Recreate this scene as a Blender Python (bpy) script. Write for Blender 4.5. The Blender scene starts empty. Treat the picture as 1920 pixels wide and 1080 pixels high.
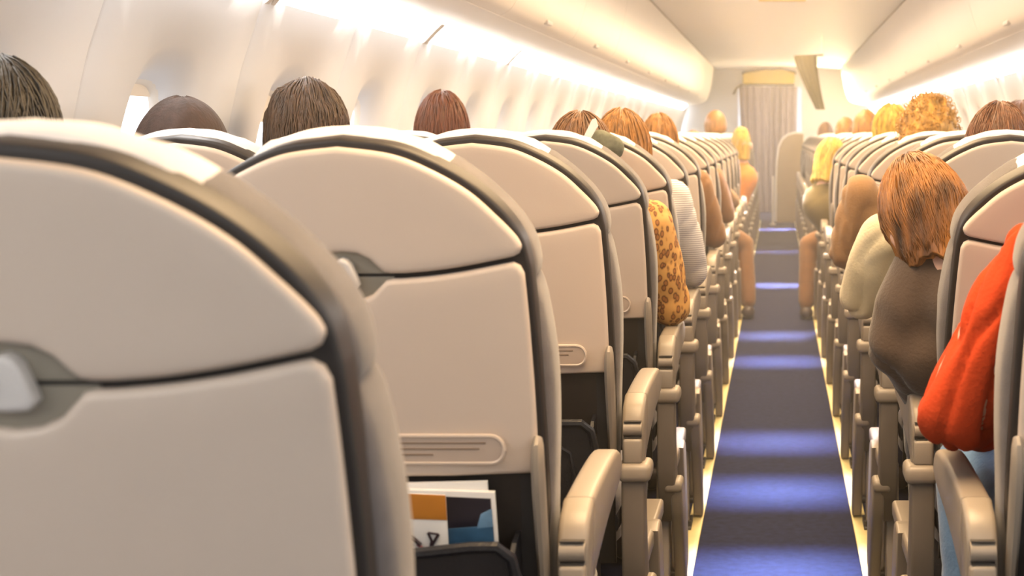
import bpy, bmesh, math, random
from mathutils import Vector, Matrix, noise

random.seed(7)
S = bpy.context.scene
COL = S.collection
PI = math.pi

# ------------------------------------------------------------------ camera
CAM_H = 1.155
F_PX, VPX, VPY = 2750.0, 1458.0, 252.0
cd = bpy.data.cameras.new('camera')
cam = bpy.data.objects.new('camera', cd)
COL.objects.link(cam)
cam.location = (0, 0, CAM_H)
cam.rotation_euler = (PI / 2, 0, 0)
cd.sensor_width = 36
cd.lens = F_PX / 1920 * 36
cd.shift_x = -(VPX - 960) / 1920
cd.shift_y = -(540 - VPY) / 1920
cd.clip_start = 0.05
cd.clip_end = 200
cd.dof.use_dof = True
cd.dof.focus_distance = 2.9
cd.dof.aperture_fstop = 7.0
S.camera = cam

# ------------------------------------------------------------------ world, exposure, main lights
W = bpy.data.worlds.new('sky')
S.world = W
W.use_nodes = True
bg = W.node_tree.nodes['Background']
bg.inputs['Color'].default_value = (0.93, 0.96, 1.0, 1)
bg.inputs['Strength'].default_value = 3.0
S.view_settings.view_transform = 'Standard'
S.view_settings.look = 'None'
S.view_settings.gamma = 1.0
S.view_settings.exposure = 0.44
S.view_settings.use_curve_mapping = False
S.cycles.max_bounces = 7
S.cycles.diffuse_bounces = 4
S.cycles.glossy_bounces = 3
S.cycles.transmission_bounces = 4
S.cycles.transparent_max_bounces = 8
S.cycles.sample_clamp_indirect = 6
S.cycles.use_denoising = True


def area(name, loc, rot, sx, sy, energy, color, spread=PI):
    d = bpy.data.lights.new(name, 'AREA')
    d.shape = 'RECTANGLE'
    d.size, d.size_y = sx, sy
    d.energy = energy
    d.color = color
    d.spread = spread
    o = bpy.data.objects.new(name, d)
    COL.objects.link(o)
    o.location = loc
    o.rotation_euler = rot
    return o


WARM = (1.0, 0.69, 0.38)
# added neutral fill over and behind the camera
area('ceiling_fill', (0.0, -0.45, 2.015), (math.radians(25), 0, 0), 1.1, 0.9, 10, (0.92, 0.97, 1.0))
area('ceiling_fill', (0, 1.85, 2.025), (0, 0, 0), 0.8, 1.5, 28, (1.0, 0.68, 0.37), math.radians(132))  # added warm fill for the seat backs just past the nearest row
# added warm fill under the ceiling along the aisle, end to end
for (y_, e_) in ((4.0, 40), (6.0, 50), (8.0, 56), (10.0, 56), (12.0, 48), (14.0, 34), (16.0, 18), (18.0, 4)):
    area('ceiling_fill', (0, y_, 2.025), (0, 0, 0), 0.8, 1.96, e_ * 0.9, WARM, math.radians(154))
# added warm glow at the front right, no door is built
area('front_glow_fill', (0.80, 19.6, 1.45), (math.radians(-90), 0, math.radians(4)), 0.7, 1.0, 48, (1.0, 0.74, 0.40))
# narrow lights added overhead to throw the pale pools on the carpet
for y_, e_ in ((3.86, 5.0), (4.74, 4.6), (5.5, 3.6), (7.45, 4.0), (8.4, 4.2), (11.2, 9.0), (14.4, 2.5), (17.8, 12.0)):
    area('carpet_pool_fill', (0, y_, 2.02), (0, 0, 0), 0.40, 0.05, e_, (0.74, 0.78, 1.0) if y_ < 5 else ((0.86, 0.84, 1.0) if y_ < 8 else (1.0, 0.93, 1.0)), math.radians(16))


# ------------------------------------------------------------------ materials
def mat(name, color, rough=0.5, var=0.0, scale=8.0, bump=0.0, bscale=60.0, metal=0.0, spec=0.5, stretch=None, sheen=0.0):
    m = bpy.data.materials.new(name)
    m.use_nodes = True
    nt = m.node_tree
    b = nt.nodes['Principled BSDF']
    b.inputs['Base Color'].default_value = (*color, 1)
    b.inputs['Roughness'].default_value = rough
    b.inputs['Metallic'].default_value = metal
    b.inputs['Specular IOR Level'].default_value = spec
    if sheen:
        b.inputs['Sheen Weight'].default_value = sheen
    tc = nt.nodes.new('ShaderNodeTexCoord')
    src = tc.outputs['Object']
    if stretch:
        mp = nt.nodes.new('ShaderNodeMapping')
        mp.inputs['Scale'].default_value = stretch
        nt.links.new(src, mp.inputs['Vector'])
        src = mp.outputs['Vector']
    if var:
        n = nt.nodes.new('ShaderNodeTexNoise')
        n.inputs['Scale'].default_value = scale
        n.inputs['Detail'].default_value = 4
        nt.links.new(src, n.inputs['Vector'])
        r = nt.nodes.new('ShaderNodeValToRGB')
        r.color_ramp.elements[0].position = 0.3
        r.color_ramp.elements[1].position = 0.7
        r.color_ramp.elements[0].color = (*[max(0, c * (1 - var)) for c in color], 1)
        r.color_ramp.elements[1].color = (*[min(1, c * (1 + var)) for c in color], 1)
        nt.links.new(n.outputs['Fac'], r.inputs['Fac'])
        nt.links.new(r.outputs['Color'], b.inputs['Base Color'])
    if bump:
        n2 = nt.nodes.new('ShaderNodeTexNoise')
        n2.inputs['Scale'].default_value = bscale
        n2.inputs['Detail'].default_value = 3
        nt.links.new(src, n2.inputs['Vector'])
        bp = nt.nodes.new('ShaderNodeBump')
        bp.inputs['Strength'].default_value = bump
        bp.inputs['Distance'].default_value = 0.004
        nt.links.new(n2.outputs['Fac'], bp.inputs['Height'])
        nt.links.new(bp.outputs['Normal'], b.inputs['Normal'])
    return m


def emit(name, color, strength):
    m = bpy.data.materials.new(name)
    m.use_nodes = True
    nt = m.node_tree
    b = nt.nodes['Principled BSDF']
    b.inputs['Base Color'].default_value = (*color, 1)
    b.inputs['Emission Color'].default_value = (*color, 1)
    b.inputs['Emission Strength'].default_value = strength
    return m


M_SHELL = mat('cream_plastic', (0.60, 0.50, 0.41), 0.38, 0.02, 3.0, 0.03, 300)
M_SHELLEDGE = M_SHELL
M_RECESS = mat('recess_shade_plastic', (0.27, 0.24, 0.19), 0.5, 0.05)  # the cream plastic darkened, shade of the latch recess put into its colour
M_LATCH = mat('light_grey_plastic', (0.62, 0.59, 0.56), 0.35, 0.03)
M_TRIM = mat('dark_slate_plastic', (0.026, 0.021, 0.018), 0.45, 0.1)
M_FABRIC = mat('slate_fabric', (0.122, 0.106, 0.100), 0.75, 0.12, 30, 0.25, 500, sheen=0.3)
M_CLOTH = mat('white_cloth', (0.78, 0.74, 0.71), 0.8, 0.03, 20, 0.15, 250)
M_BLACK = mat('black_leatherette', (0.012, 0.013, 0.017), 0.38, 0.2, 20, 0.2, 200)
M_DARKBACK = mat('black_plastic_backing', (0.022, 0.021, 0.022), 0.55, 0.2)
M_ARM = mat('beige_armrest_plastic', (0.285, 0.243, 0.195), 0.36, 0.02, 6)
M_POST = mat('taupe_post_plastic', (0.16, 0.135, 0.11), 0.5, 0.1)
M_METAL = mat('brushed_metal', (0.6, 0.6, 0.6), 0.3, 0.1, 30, metal=1.0)
M_BOLT = mat('dark_bolt', (0.05, 0.045, 0.04), 0.5, 0.1)
M_LINE = mat('printed_brown_line', (0.24, 0.17, 0.12), 0.6, 0.05)
M_WALL = mat('ivory_wall_panel', (0.715, 0.725, 0.745), 0.5, 0.015, 2.0)
M_CEIL = mat('ivory_ceiling_panel', (0.84, 0.85, 0.86), 0.55, 0.01, 1.0)
M_BIN = mat('ivory_bin_plastic', (0.80, 0.75, 0.69), 0.4, 0.012, 2.0)
M_SEAM = mat('grey_seam', (0.45, 0.42, 0.38), 0.6, 0.05)
M_CARPET = mat('blue_carpet', (0.015, 0.020, 0.054), 0.9, 0.25, 40, 0.6, 700, spec=0.08)
M_STRIP = mat('pale_yellow_strip', (0.70, 0.60, 0.29), 0.45, 0.06, 20)
M_COVE = emit('cove_lens', (1.0, 0.975, 0.95), 11.0)
M_CURTAIN = mat('lavender_grey_curtain', (0.30, 0.26, 0.30), 0.8, 0.08, 10, 0.1, 300)
M_OLIVE = mat('olive_grey_curtain', (0.075, 0.060, 0.016), 0.8, 0.1, 10)
M_YELLOW = mat('yellow_header_panel', (0.74, 0.50, 0.004), 0.5, 0.04, 8)
M_PARTN = mat('tan_partition', (0.30, 0.205, 0.10), 0.6, 0.05, 8)
M_SHADE = mat('window_shade_plastic', (0.82, 0.78, 0.72), 0.5, 0.02)
M_SKIN = mat('skin_light', (0.62, 0.38, 0.27), 0.5, 0.06, 20)
M_SKIN2 = mat('skin_brown', (0.30, 0.16, 0.10), 0.5, 0.06, 20)
M_SHOE = mat('dark_shoe_leather', (0.05, 0.035, 0.03), 0.45, 0.1)
M_EYE = mat('eye_white', (0.8, 0.8, 0.78), 0.2, 0.02)


def glass():
    m = bpy.data.materials.new('window_glass')
    m.use_nodes = True
    nt = m.node_tree
    nt.nodes.remove(nt.nodes['Principled BSDF'])
    out = nt.nodes['Material Output']
    t = nt.nodes.new('ShaderNodeBsdfTransparent')
    t.inputs['Color'].default_value = (0.97, 0.98, 1, 1)
    g = nt.nodes.new('ShaderNodeBsdfGlossy')
    g.inputs['Roughness'].default_value = 0.05
    x = nt.nodes.new('ShaderNodeMixShader')
    x.inputs['Fac'].default_value = 0.06
    nt.links.new(t.outputs[0], x.inputs[1])
    nt.links.new(g.outputs[0], x.inputs[2])
    nt.links.new(x.outputs[0], out.inputs['Surface'])
    return m


M_GLASS = glass()


def cloth_mat(name, color, var=0.08, scale=14):
    return mat(name, color, 0.85, var, scale, 0.3, 160, sheen=0.2)


def leopard_mat():
    m = bpy.data.materials.new('leopard_print_cloth')
    m.use_nodes = True
    nt = m.node_tree
    b = nt.nodes['Principled BSDF']
    b.inputs['Roughness'].default_value = 0.8
    tc = nt.nodes.new('ShaderNodeTexCoord')
    mp = nt.nodes.new('ShaderNodeMapping')
    mp.inputs['Scale'].default_value = (100, 100, 60)
    nt.links.new(tc.outputs['Object'], mp.inputs['Vector'])
    n = nt.nodes.new('ShaderNodeTexNoise')
    n.inputs['Scale'].default_value = 1.2
    mx = nt.nodes.new('ShaderNodeMixRGB')
    mx.inputs['Fac'].default_value = 0.25
    nt.links.new(mp.outputs['Vector'], n.inputs['Vector'])
    nt.links.new(mp.outputs['Vector'], mx.inputs['Color1'])
    nt.links.new(n.outputs['Color'], mx.inputs['Color2'])
    v = nt.nodes.new('ShaderNodeTexVoronoi')
    v.inputs['Scale'].default_value = 1.0
    nt.links.new(mx.outputs['Color'], v.inputs['Vector'])
    r = nt.nodes.new('ShaderNodeValToRGB')
    e = r.color_ramp.elements
    e[0].position, e[0].color = 0.0, (0.42, 0.17, 0.04, 1)
    e[1].position, e[1].color = 0.62, (0.60, 0.32, 0.09, 1)
    x = r.color_ramp.elements.new(0.26); x.color = (0.34, 0.13, 0.03, 1)
    x = r.color_ramp.elements.new(0.36); x.color = (0.10, 0.035, 0.012, 1)
    x = r.color_ramp.elements.new(0.52); x.color = (0.58, 0.29, 0.07, 1)
    nt.links.new(v.outputs['Distance'], r.inputs['Fac'])
    nt.links.new(r.outputs['Color'], b.inputs['Base Color'])
    return m


def stripe_mat():
    m = bpy.data.materials.new('fine_striped_cloth')
    m.use_nodes = True
    nt = m.node_tree
    b = nt.nodes['Principled BSDF']
    b.inputs['Roughness'].default_value = 0.8
    tc = nt.nodes.new('ShaderNodeTexCoord')
    w = nt.nodes.new('ShaderNodeTexWave')
    w.bands_direction = 'Z'
    w.inputs['Scale'].default_value = 48
    w.inputs['Distortion'].default_value = 1.0
    nt.links.new(tc.outputs['Object'], w.inputs['Vector'])
    r = nt.nodes.new('ShaderNodeValToRGB')
    r.color_ramp.elements[0].color = (0.30, 0.28, 0.28, 1)
    r.color_ramp.elements[1].color = (0.78, 0.75, 0.72, 1)
    nt.links.new(w.outputs['Color'], r.inputs['Fac'])
    nt.links.new(r.outputs['Color'], b.inputs['Base Color'])
    return m


def hair_mat(name, c, var=0.45):
    return mat(name, c, 0.42, var, 22, 0.6, 60, stretch=(3.0, 3.0, 0.5))


# ------------------------------------------------------------------ mesh helpers
class MB:
    def __init__(self):
        self.v, self.f = [], []

    def add(self, vs, fs):
        o = len(self.v)
        self.v += [tuple(p) for p in vs]
        self.f += [tuple(i + o for i in q) for q in fs]
        return self

    def loft(self, rings, closed=True, cap0=True, cap1=True):
        n = len(rings[0])
        vs = [p for r in rings for p in r]
        fs = []
        for i in range(len(rings) - 1):
            for j in range(n if closed else n - 1):
                k = (j + 1) % n
                fs.append((i * n + j, i * n + k, (i + 1) * n + k, (i + 1) * n + j))
        if closed and cap0:
            fs.append(tuple(range(n - 1, -1, -1)))
        if closed and cap1:
            fs.append(tuple((len(rings) - 1) * n + j for j in range(n)))
        return self.add(vs, fs)

    def box(self, x0, x1, y0, y1, z0, z1, b=0.0):
        if b <= 0:
            vs = [(x, y, z) for z in (z0, z1) for y in (y0, y1) for x in (x0, x1)]
            return self.add(vs, [(0, 2, 3, 1), (4, 5, 7, 6), (0, 1, 5, 4), (1, 3, 7, 5), (3, 2, 6, 7), (2, 0, 4, 6)])

        def rr(ins, z):
            a0, a1, c0, c1 = x0 + ins, x1 - ins, y0 + ins, y1 - ins
            r = max(b - ins, 0.0005)
            pts = []
            for (cx, cy, s) in ((a1 - r, c1 - r, 0), (a0 + r, c1 - r, 1), (a0 + r, c0 + r, 2), (a1 - r, c0 + r, 3)):
                for q in range(5):
                    t = (s + q / 4) * PI / 2
                    pts.append((cx + r * math.cos(t), cy + r * math.sin(t), z))
            return pts
        rings = []
        for q in range(4):
            t = q / 3 * PI / 2
            rings.append(rr(b * (1 - math.sin(t)), z0 + b * (1 - math.cos(t))))
        for q in range(3, -1, -1):
            t = q / 3 * PI / 2
            rings.append(rr(b * (1 - math.sin(t)), z1 - b * (1 - math.cos(t))))
        return self.loft(rings)

    def tube(self, path, rad, sides=10, sq=None):
        P = [Vector(p) for p in path]
        n = len(P)
        rings = []
        up = Vector((0, 0, 1))
        for i, p in enumerate(P):
            t = (P[min(i + 1, n - 1)] - P[max(i - 1, 0)]).normalized()
            a = t.cross(up)
            if a.length < 1e-3:
                a = t.cross(Vector((0, 1, 0)))
            a.normalize()
            c = a.cross(t).normalized()
            up = c
            r = rad[i] if isinstance(rad, (list, tuple)) else rad
            rx, ry = (r * sq[0], r * sq[1]) if sq else (r, r)
            rings.append([p + a * (rx * math.cos(2 * PI * j / sides)) + c * (ry * math.sin(2 * PI * j / sides)) for j in range(sides)])
        return self.loft(rings)

    def capsule(self, p0, r0, p1, r1, sides=16, flat=1.0, flat_axis=None):
        p0, p1 = Vector(p0), Vector(p1)
        d = p1 - p0
        if d.length < 1e-5:
            d = Vector((0, 0, 1e-4))
        t = d.normalized()
        if flat_axis is not None:
            a = Vector(flat_axis) - t * t.dot(Vector(flat_axis))
            a = a.normalized() if a.length > 1e-3 else t.orthogonal().normalized()
        else:
            a = t.orthogonal().normalized()
        c = t.cross(a).normalized()
        rings = []
        for q in range(1, 6):
            g = q / 5 * PI / 2
            rings.append((p0 - t * r0 * math.cos(g), r0 * math.sin(g)))
        for q in range(4, 0, -1):
            g = q / 5 * PI / 2
            if q == 4:
                rings.append((p1, r1))
            rings.append((p1 + t * r1 * math.cos(g), r1 * math.sin(g)))
        rs = [[p + a * (r * flat * math.cos(2 * PI * j / sides)) + c * (r * math.sin(2 * PI * j / sides)) for j in range(sides)] for p, r in rings]
        return self.loft(rs)

    def ellipsoid(self, c, r, R=None, nu=20, nv=12):
        c = Vector(c)
        rings = []
        for i in range(1, nv):
            th = PI * i / nv
            ring = []
            for j in range(nu):
                ph = 2 * PI * j / nu
                d = Vector((r[0] * math.sin(th) * math.cos(ph), r[1] * math.sin(th) * math.sin(ph), -r[2] * math.cos(th)))
                ring.append(c + (R @ d if R else d))
            rings.append(ring)
        return self.loft(rings)

    def mesh(self, name):
        me = bpy.data.meshes.new(name)
        me.from_pydata(self.v, [], self.f)
        bm = bmesh.new()
        bm.from_mesh(me)
        bmesh.ops.recalc_face_normals(bm, faces=bm.faces)
        bm.to_mesh(me)
        bm.free()
        return me

    def build(self, name, m, parent=None, smooth=35):
        me = self.mesh(name)
        return link(name, me, m, parent, smooth)


def link(name, me, m, parent=None, smooth=35):
    me.materials.clear()
    me.materials.append(m)
    if smooth:
        me.polygons.foreach_set('use_smooth', [True] * len(me.polygons))
        if smooth < 180:
            me.set_sharp_from_angle(angle=math.radians(smooth))
    o = bpy.data.objects.new(name, me)
    COL.objects.link(o)
    if parent:
        o.parent = parent
    return o


def tag(o, label=None, cat=None, group=None, kind=None):
    if label: o['label'] = label
    if cat: o['category'] = cat
    if group: o['group'] = group
    if kind: o['kind'] = kind
    return o


def empty(name, loc=(0, 0, 0), label=None, cat=None, group=None):
    o = bpy.data.objects.new(name, None)
    o.empty_display_size = 0.1
    COL.objects.link(o)
    o.location = loc
    return tag(o, label, cat, group)


def struct(name, mb, m, smooth=35):
    o = mb.build(name, m, None, smooth)
    o['kind'] = 'structure'
    return o


def dup(root, loc, label, group=None):
    r = root.copy()
    COL.objects.link(r)
    r.location = loc
    r['label'] = label
    if group: r['group'] = group
    for ch in list(root.children):
        c = ch.copy()
        COL.objects.link(c)
        c.parent = r
        for g in list(ch.children):
            d = g.copy()
            COL.objects.link(d)
            d.parent = c
    return r


def spline(pts, n=6):
    out = []
    L = len(pts)
    for i in range(L - 1):
        p0, p1, p2, p3 = pts[max(i - 1, 0)], pts[i], pts[i + 1], pts[min(i + 2, L - 1)]
        for k in range(n):
            t = k / n
            out.append(tuple(0.5 * ((2 * b) + (-a + c) * t + (2 * a - 5 * b + 4 * c - d) * t * t + (-a + 3 * b - 3 * c + d) * t ** 3)
                             for a, b, c, d in zip(p0, p1, p2, p3)))
    out.append(tuple(pts[-1]))
    return out


def sym(half):
    """half outline (x>=0), from the bottom middle up the right side to the top middle -> closed outline, counter-clockwise"""
    left = [(-x, h) for x, h in reversed(half) if x > 1e-6]
    return list(half) + left


def offset(poly, d):
    n = len(poly)
    out = []
    for i in range(n):
        a, b, c = Vector(poly[i - 1]), Vector(poly[i]), Vector(poly[(i + 1) % n])
        e1, e2 = (b - a), (c - b)
        n1 = Vector((-e1.y, e1.x)); n2 = Vector((-e2.y, e2.x))
        if n1.length < 1e-9: n1 = n2
        if n2.length < 1e-9: n2 = n1
        nn = n1.normalized() + n2.normalized()
        if nn.length < 1e-6: nn = n1
        nn.normalize()
        p = b + nn * d          # counter-clockwise: left normal points inwards
        out.append((p.x, p.y))
    return out


def plate(mb, poly, center, t0, t1, bev, M, curve=None, fill=(0.85, 0.55, 0.2), back=True):
    """solid plate with rounded rim; poly in (x,h); t0 = side facing the viewer, t1 = far side"""
    cv = curve or (lambda x, h: 0.0)
    rings = []

    def ring(p, t):
        return [M(x, h, t + cv(x, h)) for x, h in p]
    inner = offset(poly, bev)
    cx, ch = center
    for s in reversed(fill):
        rings.append(ring([(cx + (x - cx) * s, ch + (h - ch) * s) for x, h in inner], t0))
    K = 4
    for q in range(K + 1):
        g = q / K * PI / 2
        rings.append(ring(offset(poly, bev * (1 - math.sin(g))), t0 + bev * (1 - math.cos(g))))
    tb = min(bev, (t1 - t0) * 0.45)
    for q in range(K + 1):
        g = q / K * PI / 2
        rings.append(ring(offset(poly, tb * (1 - math.cos(g))), t1 - tb + tb * math.sin(g)))
    if back:
        for s in fill:
            rings.append(ring([(cx + (x - cx) * s, ch + (h - ch) * s) for x, h in offset(poly, tb)], t1))
    mb.loft(rings)
    return mb


def prism(mb, poly_yz, x0, x1, bev=0.004):
    """outline in (y,z) extruded along x with rounded rims"""
    area2 = sum(poly_yz[i - 1][0] * poly_yz[i][1] - poly_yz[i][0] * poly_yz[i - 1][1] for i in range(len(poly_yz)))
    p = poly_yz if area2 > 0 else list(reversed(poly_yz))
    rings = []
    for q in range(4):
        g = q / 3 * PI / 2
        rings.append([(x0 + bev * (1 - math.cos(g)), y, z) for y, z in offset(p, bev * (1 - math.sin(g)))])
    for q in range(3, -1, -1):
        g = q / 3 * PI / 2
        rings.append([(x1 - bev * (1 - math.cos(g)), y, z) for y, z in offset(p, bev * (1 - math.sin(g)))])
    return mb.loft(rings)


# ------------------------------------------------------------------ the cabin shell
Y0, Y1 = -1.16, 20.0
PITCH = 0.78
WPROF = [(0.0, 1.20), (0.4, 1.30), (0.8, 1.345), (1.1, 1.330), (1.3, 1.290), (1.5, 1.225), (1.56, 1.20)]


def wall_x(h):
    for (a, xa), (b, xb) in zip(WPROF, WPROF[1:]):
        if h <= b:
            return xa + (xb - xa) * (h - a) / (b - a)
    return WPROF[-1][1]


fl = MB()
fl.box(-1.25, 1.25, Y0, Y1 + 2, -0.03, 0.0)
struct('floor', fl, M_CARPET, 0)

WIN_Y = [3.13 + PITCH * n for n in range(-5, 22)]


def build_wall(name, sgn):
    mb = MB()
    N = 56
    hc, hb, ht = 1.105, 0.0, 1.545
    for yc in WIN_Y:
        def P(u, h, depth):
            return (sgn * (wall_x(h) + depth), yc + u, h)
        rings = []
        angs = [2 * PI * (i + 0.5) / N for i in range(N)]

        def rect(a, ux, uz0, uz1):
            c, s = math.cos(a), math.sin(a)
            k = []
            if abs(c) > 1e-6: k.append(ux / abs(c))
            if s > 1e-6: k.append((uz1 - hc) / s)
            if s < -1e-6: k.append((hc - uz0) / -s)
            k = min(k)
            return c * k, hc + s * k

        def oval(a, rx, rz, p=2.8):
            c, s = math.cos(a), math.sin(a)
            k = (abs(c / rx) ** p + abs(s / rz) ** p) ** (-1 / p)
            return c * k, hc + s * k
        half = PITCH / 2
        rings.append([P(*rect(a, half, hb, ht), 0.004) for a in angs])
        rings.append([P(*rect(a, half - 0.006, hb, ht), 0.0) for a in angs])
        mid = []
        for a in angs:
            r1, o1 = rect(a, half - 0.006, hb, ht), oval(a, 0.185, 0.235)
            mid.append(P((r1[0] + o1[0]) / 2, (r1[1] + o1[1]) / 2, 0.0))
        rings.append(mid)
        for rx, rz, dpt in ((0.19, 0.24, 0.0), (0.175, 0.222, 0.008), (0.155, 0.20, 0.020), (0.135, 0.18, 0.042), (0.122, 0.167, 0.060)):
            rings.append([P(*oval(a, rx, rz), dpt) for a in angs])
        mb.loft(rings, True, False, False)
    return struct(name, mb, M_WALL, 60)


build_wall('wall_left', -1)
build_wall('wall_right', 1)


def build_window(n, yc, sgn, shade):
    hc = 1.105
    N = 40

    def oval(a, rx, rz, p=2.8):
        c, s = math.cos(a), math.sin(a)
        k = (abs(c / rx) ** p + abs(s / rz) ** p) ** (-1 / p)
        return c * k, hc + s * k
    root = bpy.data.objects.new('window_%d' % n, None)
    COL.objects.link(root)
    root.location = (sgn * 1.38, yc, 0)
    root['kind'] = 'structure'
    ox = sgn * 1.38

    def P(u, h, d):
        return (sgn * (wall_x(h) + d) - ox, u, h)
    fr = MB()
    angs = [2 * PI * i / N for i in range(N)]
    fr.loft([[P(*oval(a, rx, rz), d) for a in angs] for rx, rz, d in
             ((0.124, 0.169, 0.058), (0.115, 0.160, 0.066), (0.110, 0.155, 0.075), (0.124, 0.169, 0.085))], True, False, False)
    fr.build('window_frame', M_SHADE, root, 60)
    pn = MB()
    pn.loft([[P(*oval(a, 0.122 * s, 0.167 * s), 0.082) for a in angs] for s in (1, 0.6, 0.2)], True, False, True)
    pn.build('pane', M_GLASS, root)
    if shade > 0:
        sh = MB()
        z1, z0 = hc + 0.165, hc + 0.165 - 0.33 * shade
        k = 10
        ring0, ring1 = [], []
        for i in range(k + 1):
            h = z0 + (z1 - z0) * i / k
            w = 0.118
            q = abs(h - hc) / 0.167
            w = 0.122 * max(0.05, (1 - min(q, 0.999) ** 2.8)) ** (1 / 2.8)
            ring0.append([P(-w, h, 0.070), P(w, h, 0.070), P(w, h, 0.076), P(-w, h, 0.076)])
        sh.loft(ring0)
        sh.build('window_shade', M_SHADE, root)


wn = 1
for i, yc in enumerate(WIN_Y):
    build_window(wn, yc, -1, {5: 0.10, 7: 0.08}.get(i, 0.10 if i % 3 else 0.25))
    wn += 1
for i, yc in enumerate(WIN_Y):
    build_window(wn, yc, 1, 0.95 if i % 4 else 0.6)
    wn += 1

ce = MB()
ce.loft([[(x, y, z) for x, z in ((-0.83, 2.035), (-0.6, 2.05), (-0.3, 2.06), (0, 2.063), (0.3, 2.06), (0.6, 2.05), (0.83, 2.035), (0.83, 2.12), (-0.83, 2.12))] for y in (Y0, Y1 + 2)])
struct('ceiling', ce, M_CEIL, 60)
wb = MB()
wb.box(-1.5, 1.5, Y0 - 0.05, Y0, -0.03, 2.15)
struct('wall_back', wb, M_WALL, 0)
# upper shell behind the bins
for nm, s in (('trim_1', -1), ('trim_2', 1)):
    t = MB()
    t.loft([[(s * x, y, z) for x, z in ((1.19, 1.545), (1.30, 1.56), (1.30, 2.12), (0.83, 2.12), (0.83, 2.10), (1.27, 2.10), (1.27, 1.58), (1.19, 1.56))] for y in (Y0, Y1 + 2)])
    struct(nm, t, M_SEAM, 0)


# overhead bins and cove lights, one per two wall panels
def make_bin(s):
    root = empty('overhead_bin')
    L = 1.557
    prof = [(1.185, 1.548), (1.14, 1.538), (1.04, 1.552), (0.975, 1.570)]
    door = spline([(0.975, 1.572), (0.935, 1.595), (0.905, 1.65), (0.872, 1.76), (0.850, 1.88), (0.838, 1.98), (0.833, 2.03)], 4)
    b = MB()
    b.loft([[(s * x, y, z) for x, z in prof + [(0.975, 1.60), (1.20, 1.60)]] for y in (0.0, L)])
    b.build('bin_base', M_BIN, root, 30)
    d = MB()
    d.loft([[(s * x, y, z) for x, z in door] + [(s * (x + 0.02), y, z) for x, z in reversed(door)] for y in (0.002, L - 0.001)])
    dd = d.build('bin_door', M_BIN, root, 40)
    e = MB()
    e.loft([[(s * x, y, z) for x, z in ((0.985, 1.585), (1.25, 1.59), (1.25, 2.08), (0.872, 2.04), (0.880, 1.90), (0.905, 1.76), (0.94, 1.65))] for y in (0.012, 0.03)])
    e.build('end_panel', M_BIN, root, 0)
    lt = MB()
    lt.box(s * 0.928 - 0.012, s * 0.928 + 0.012, L / 2 - 0.06, L / 2 + 0.06, 1.596, 1.612, 0.003)
    lt.build('bin_latch', M_LATCH, dd)
    return root


def make_cove(s):
    root = empty('cove_light')
    L = 1.505
    b = MB()
    b.loft([[(s * x, y, z) for x, z in ((1.238, 1.470), (1.222, 1.488), (1.198, 1.520), (1.176, 1.536), (1.20, 1.545), (1.25, 1.50))] for y in (0.02, L)])
    b.build('light_lens', M_COVE, root, 60)
    for y in (-0.012, L + 0.004):
        c = MB()
        c.loft([[(s * x, yy, z) for x, z in ((1.242, 1.462), (1.225, 1.478), (1.19, 1.515), (1.165, 1.538), (1.20, 1.55), (1.26, 1.50))] for yy in (y, y + 0.026)])
        c.build('end_cap', M_BIN, root, 60)
    return root


BL = 1.56
n_bins = 13
y_b0 = 3.13 + 0.39 + 0.06 - BL * 3
for s, side in ((-1, 'left'), (1, 'right')):
    b0, c0 = make_bin(s), make_cove(s)
    for i in range(n_bins):
        y = y_b0 + BL * i
        lb = 'closed cream overhead bin in the long %s row above the windows' % side
        lc = 'glowing cove light strip along the top of the %s wall' % side
        if i == 0:
            b0.location = (0, y, 0); c0.location = (0, y, 0)
            tag(b0, lb, 'overhead bin', 'overhead bins on the %s' % side)
            tag(c0, lc, 'light', 'cove lights on the %s' % side)
        else:
            dup(b0, (0, y, 0), lb)
            dup(c0, (0, y, 0), lc)

# floor strips
for s, side in ((-1, 'left'), (1, 'right')):
    st = MB()
    st.box(s * 0.243 - 0.021, s * 0.243 + 0.021, Y0, Y1 - 0.4, 0.0005, 0.008, 0.003)
    o = st.build('floor_path_strip', M_STRIP)
    tag(o, 'pale yellow floor path strip along the %s edge of the aisle' % side, 'floor strip')

# ------------------------------------------------------------------ front of the cabin
YF = 20.0
wf = MB()
wf.box(-1.4, -0.54, YF, YF + 0.06, 0, 2.1)
wf.box(0.33, 1.4, YF, YF + 0.06, 0, 2.1)
wf.box(-0.54, 0.33, YF, YF + 0.06, 1.8, 2.1)
struct('wall_front', wf, M_WALL, 0)
wf2 = MB()
wf2.box(-1.4, 1.4, YF + 1.9, YF + 1.96, 0, 2.1)
struct('wall_galley', wf2, M_WALL, 0)

root = empty('doorway_curtain', (-0.13, YF - 0.09, 0), 'long lavender grey curtain closing the doorway at the end of the aisle', 'curtain')
cu = MB()
rows = []
nx = 110
for hz in (1.80, 1.6, 1.3, 1.0, 0.7, 0.4, 0.1):
    k = (1.80 - hz) / 1.7
    row = []
    for i in range(nx + 1):
        u = i / nx
        w = 0.80 - 0.14 * k
        x = (u - 0.5) * w + 0.03 * k
        row.append((x, 0.028 * math.sin(u * 2 * PI * 9 + 1.2 * math.sin(u * 9) + 0.5 * k) + 0.012 * math.sin(u * 47), hz))
    rows.append(row)
cu.loft([r + [(x, y + 0.006, z) for x, y, z in reversed(r)] for r in rows])
cu.build('curtain_cloth', M_CURTAIN, root, 80)
rl = MB()
rl.tube([(-0.47, 0, 1.70), (-0.43, 0, 1.78), (-0.36, 0, 1.83), (0.36, 0, 1.83)], 0.014)
rl.build('curtain_rail', M_OLIVE, root)

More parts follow.
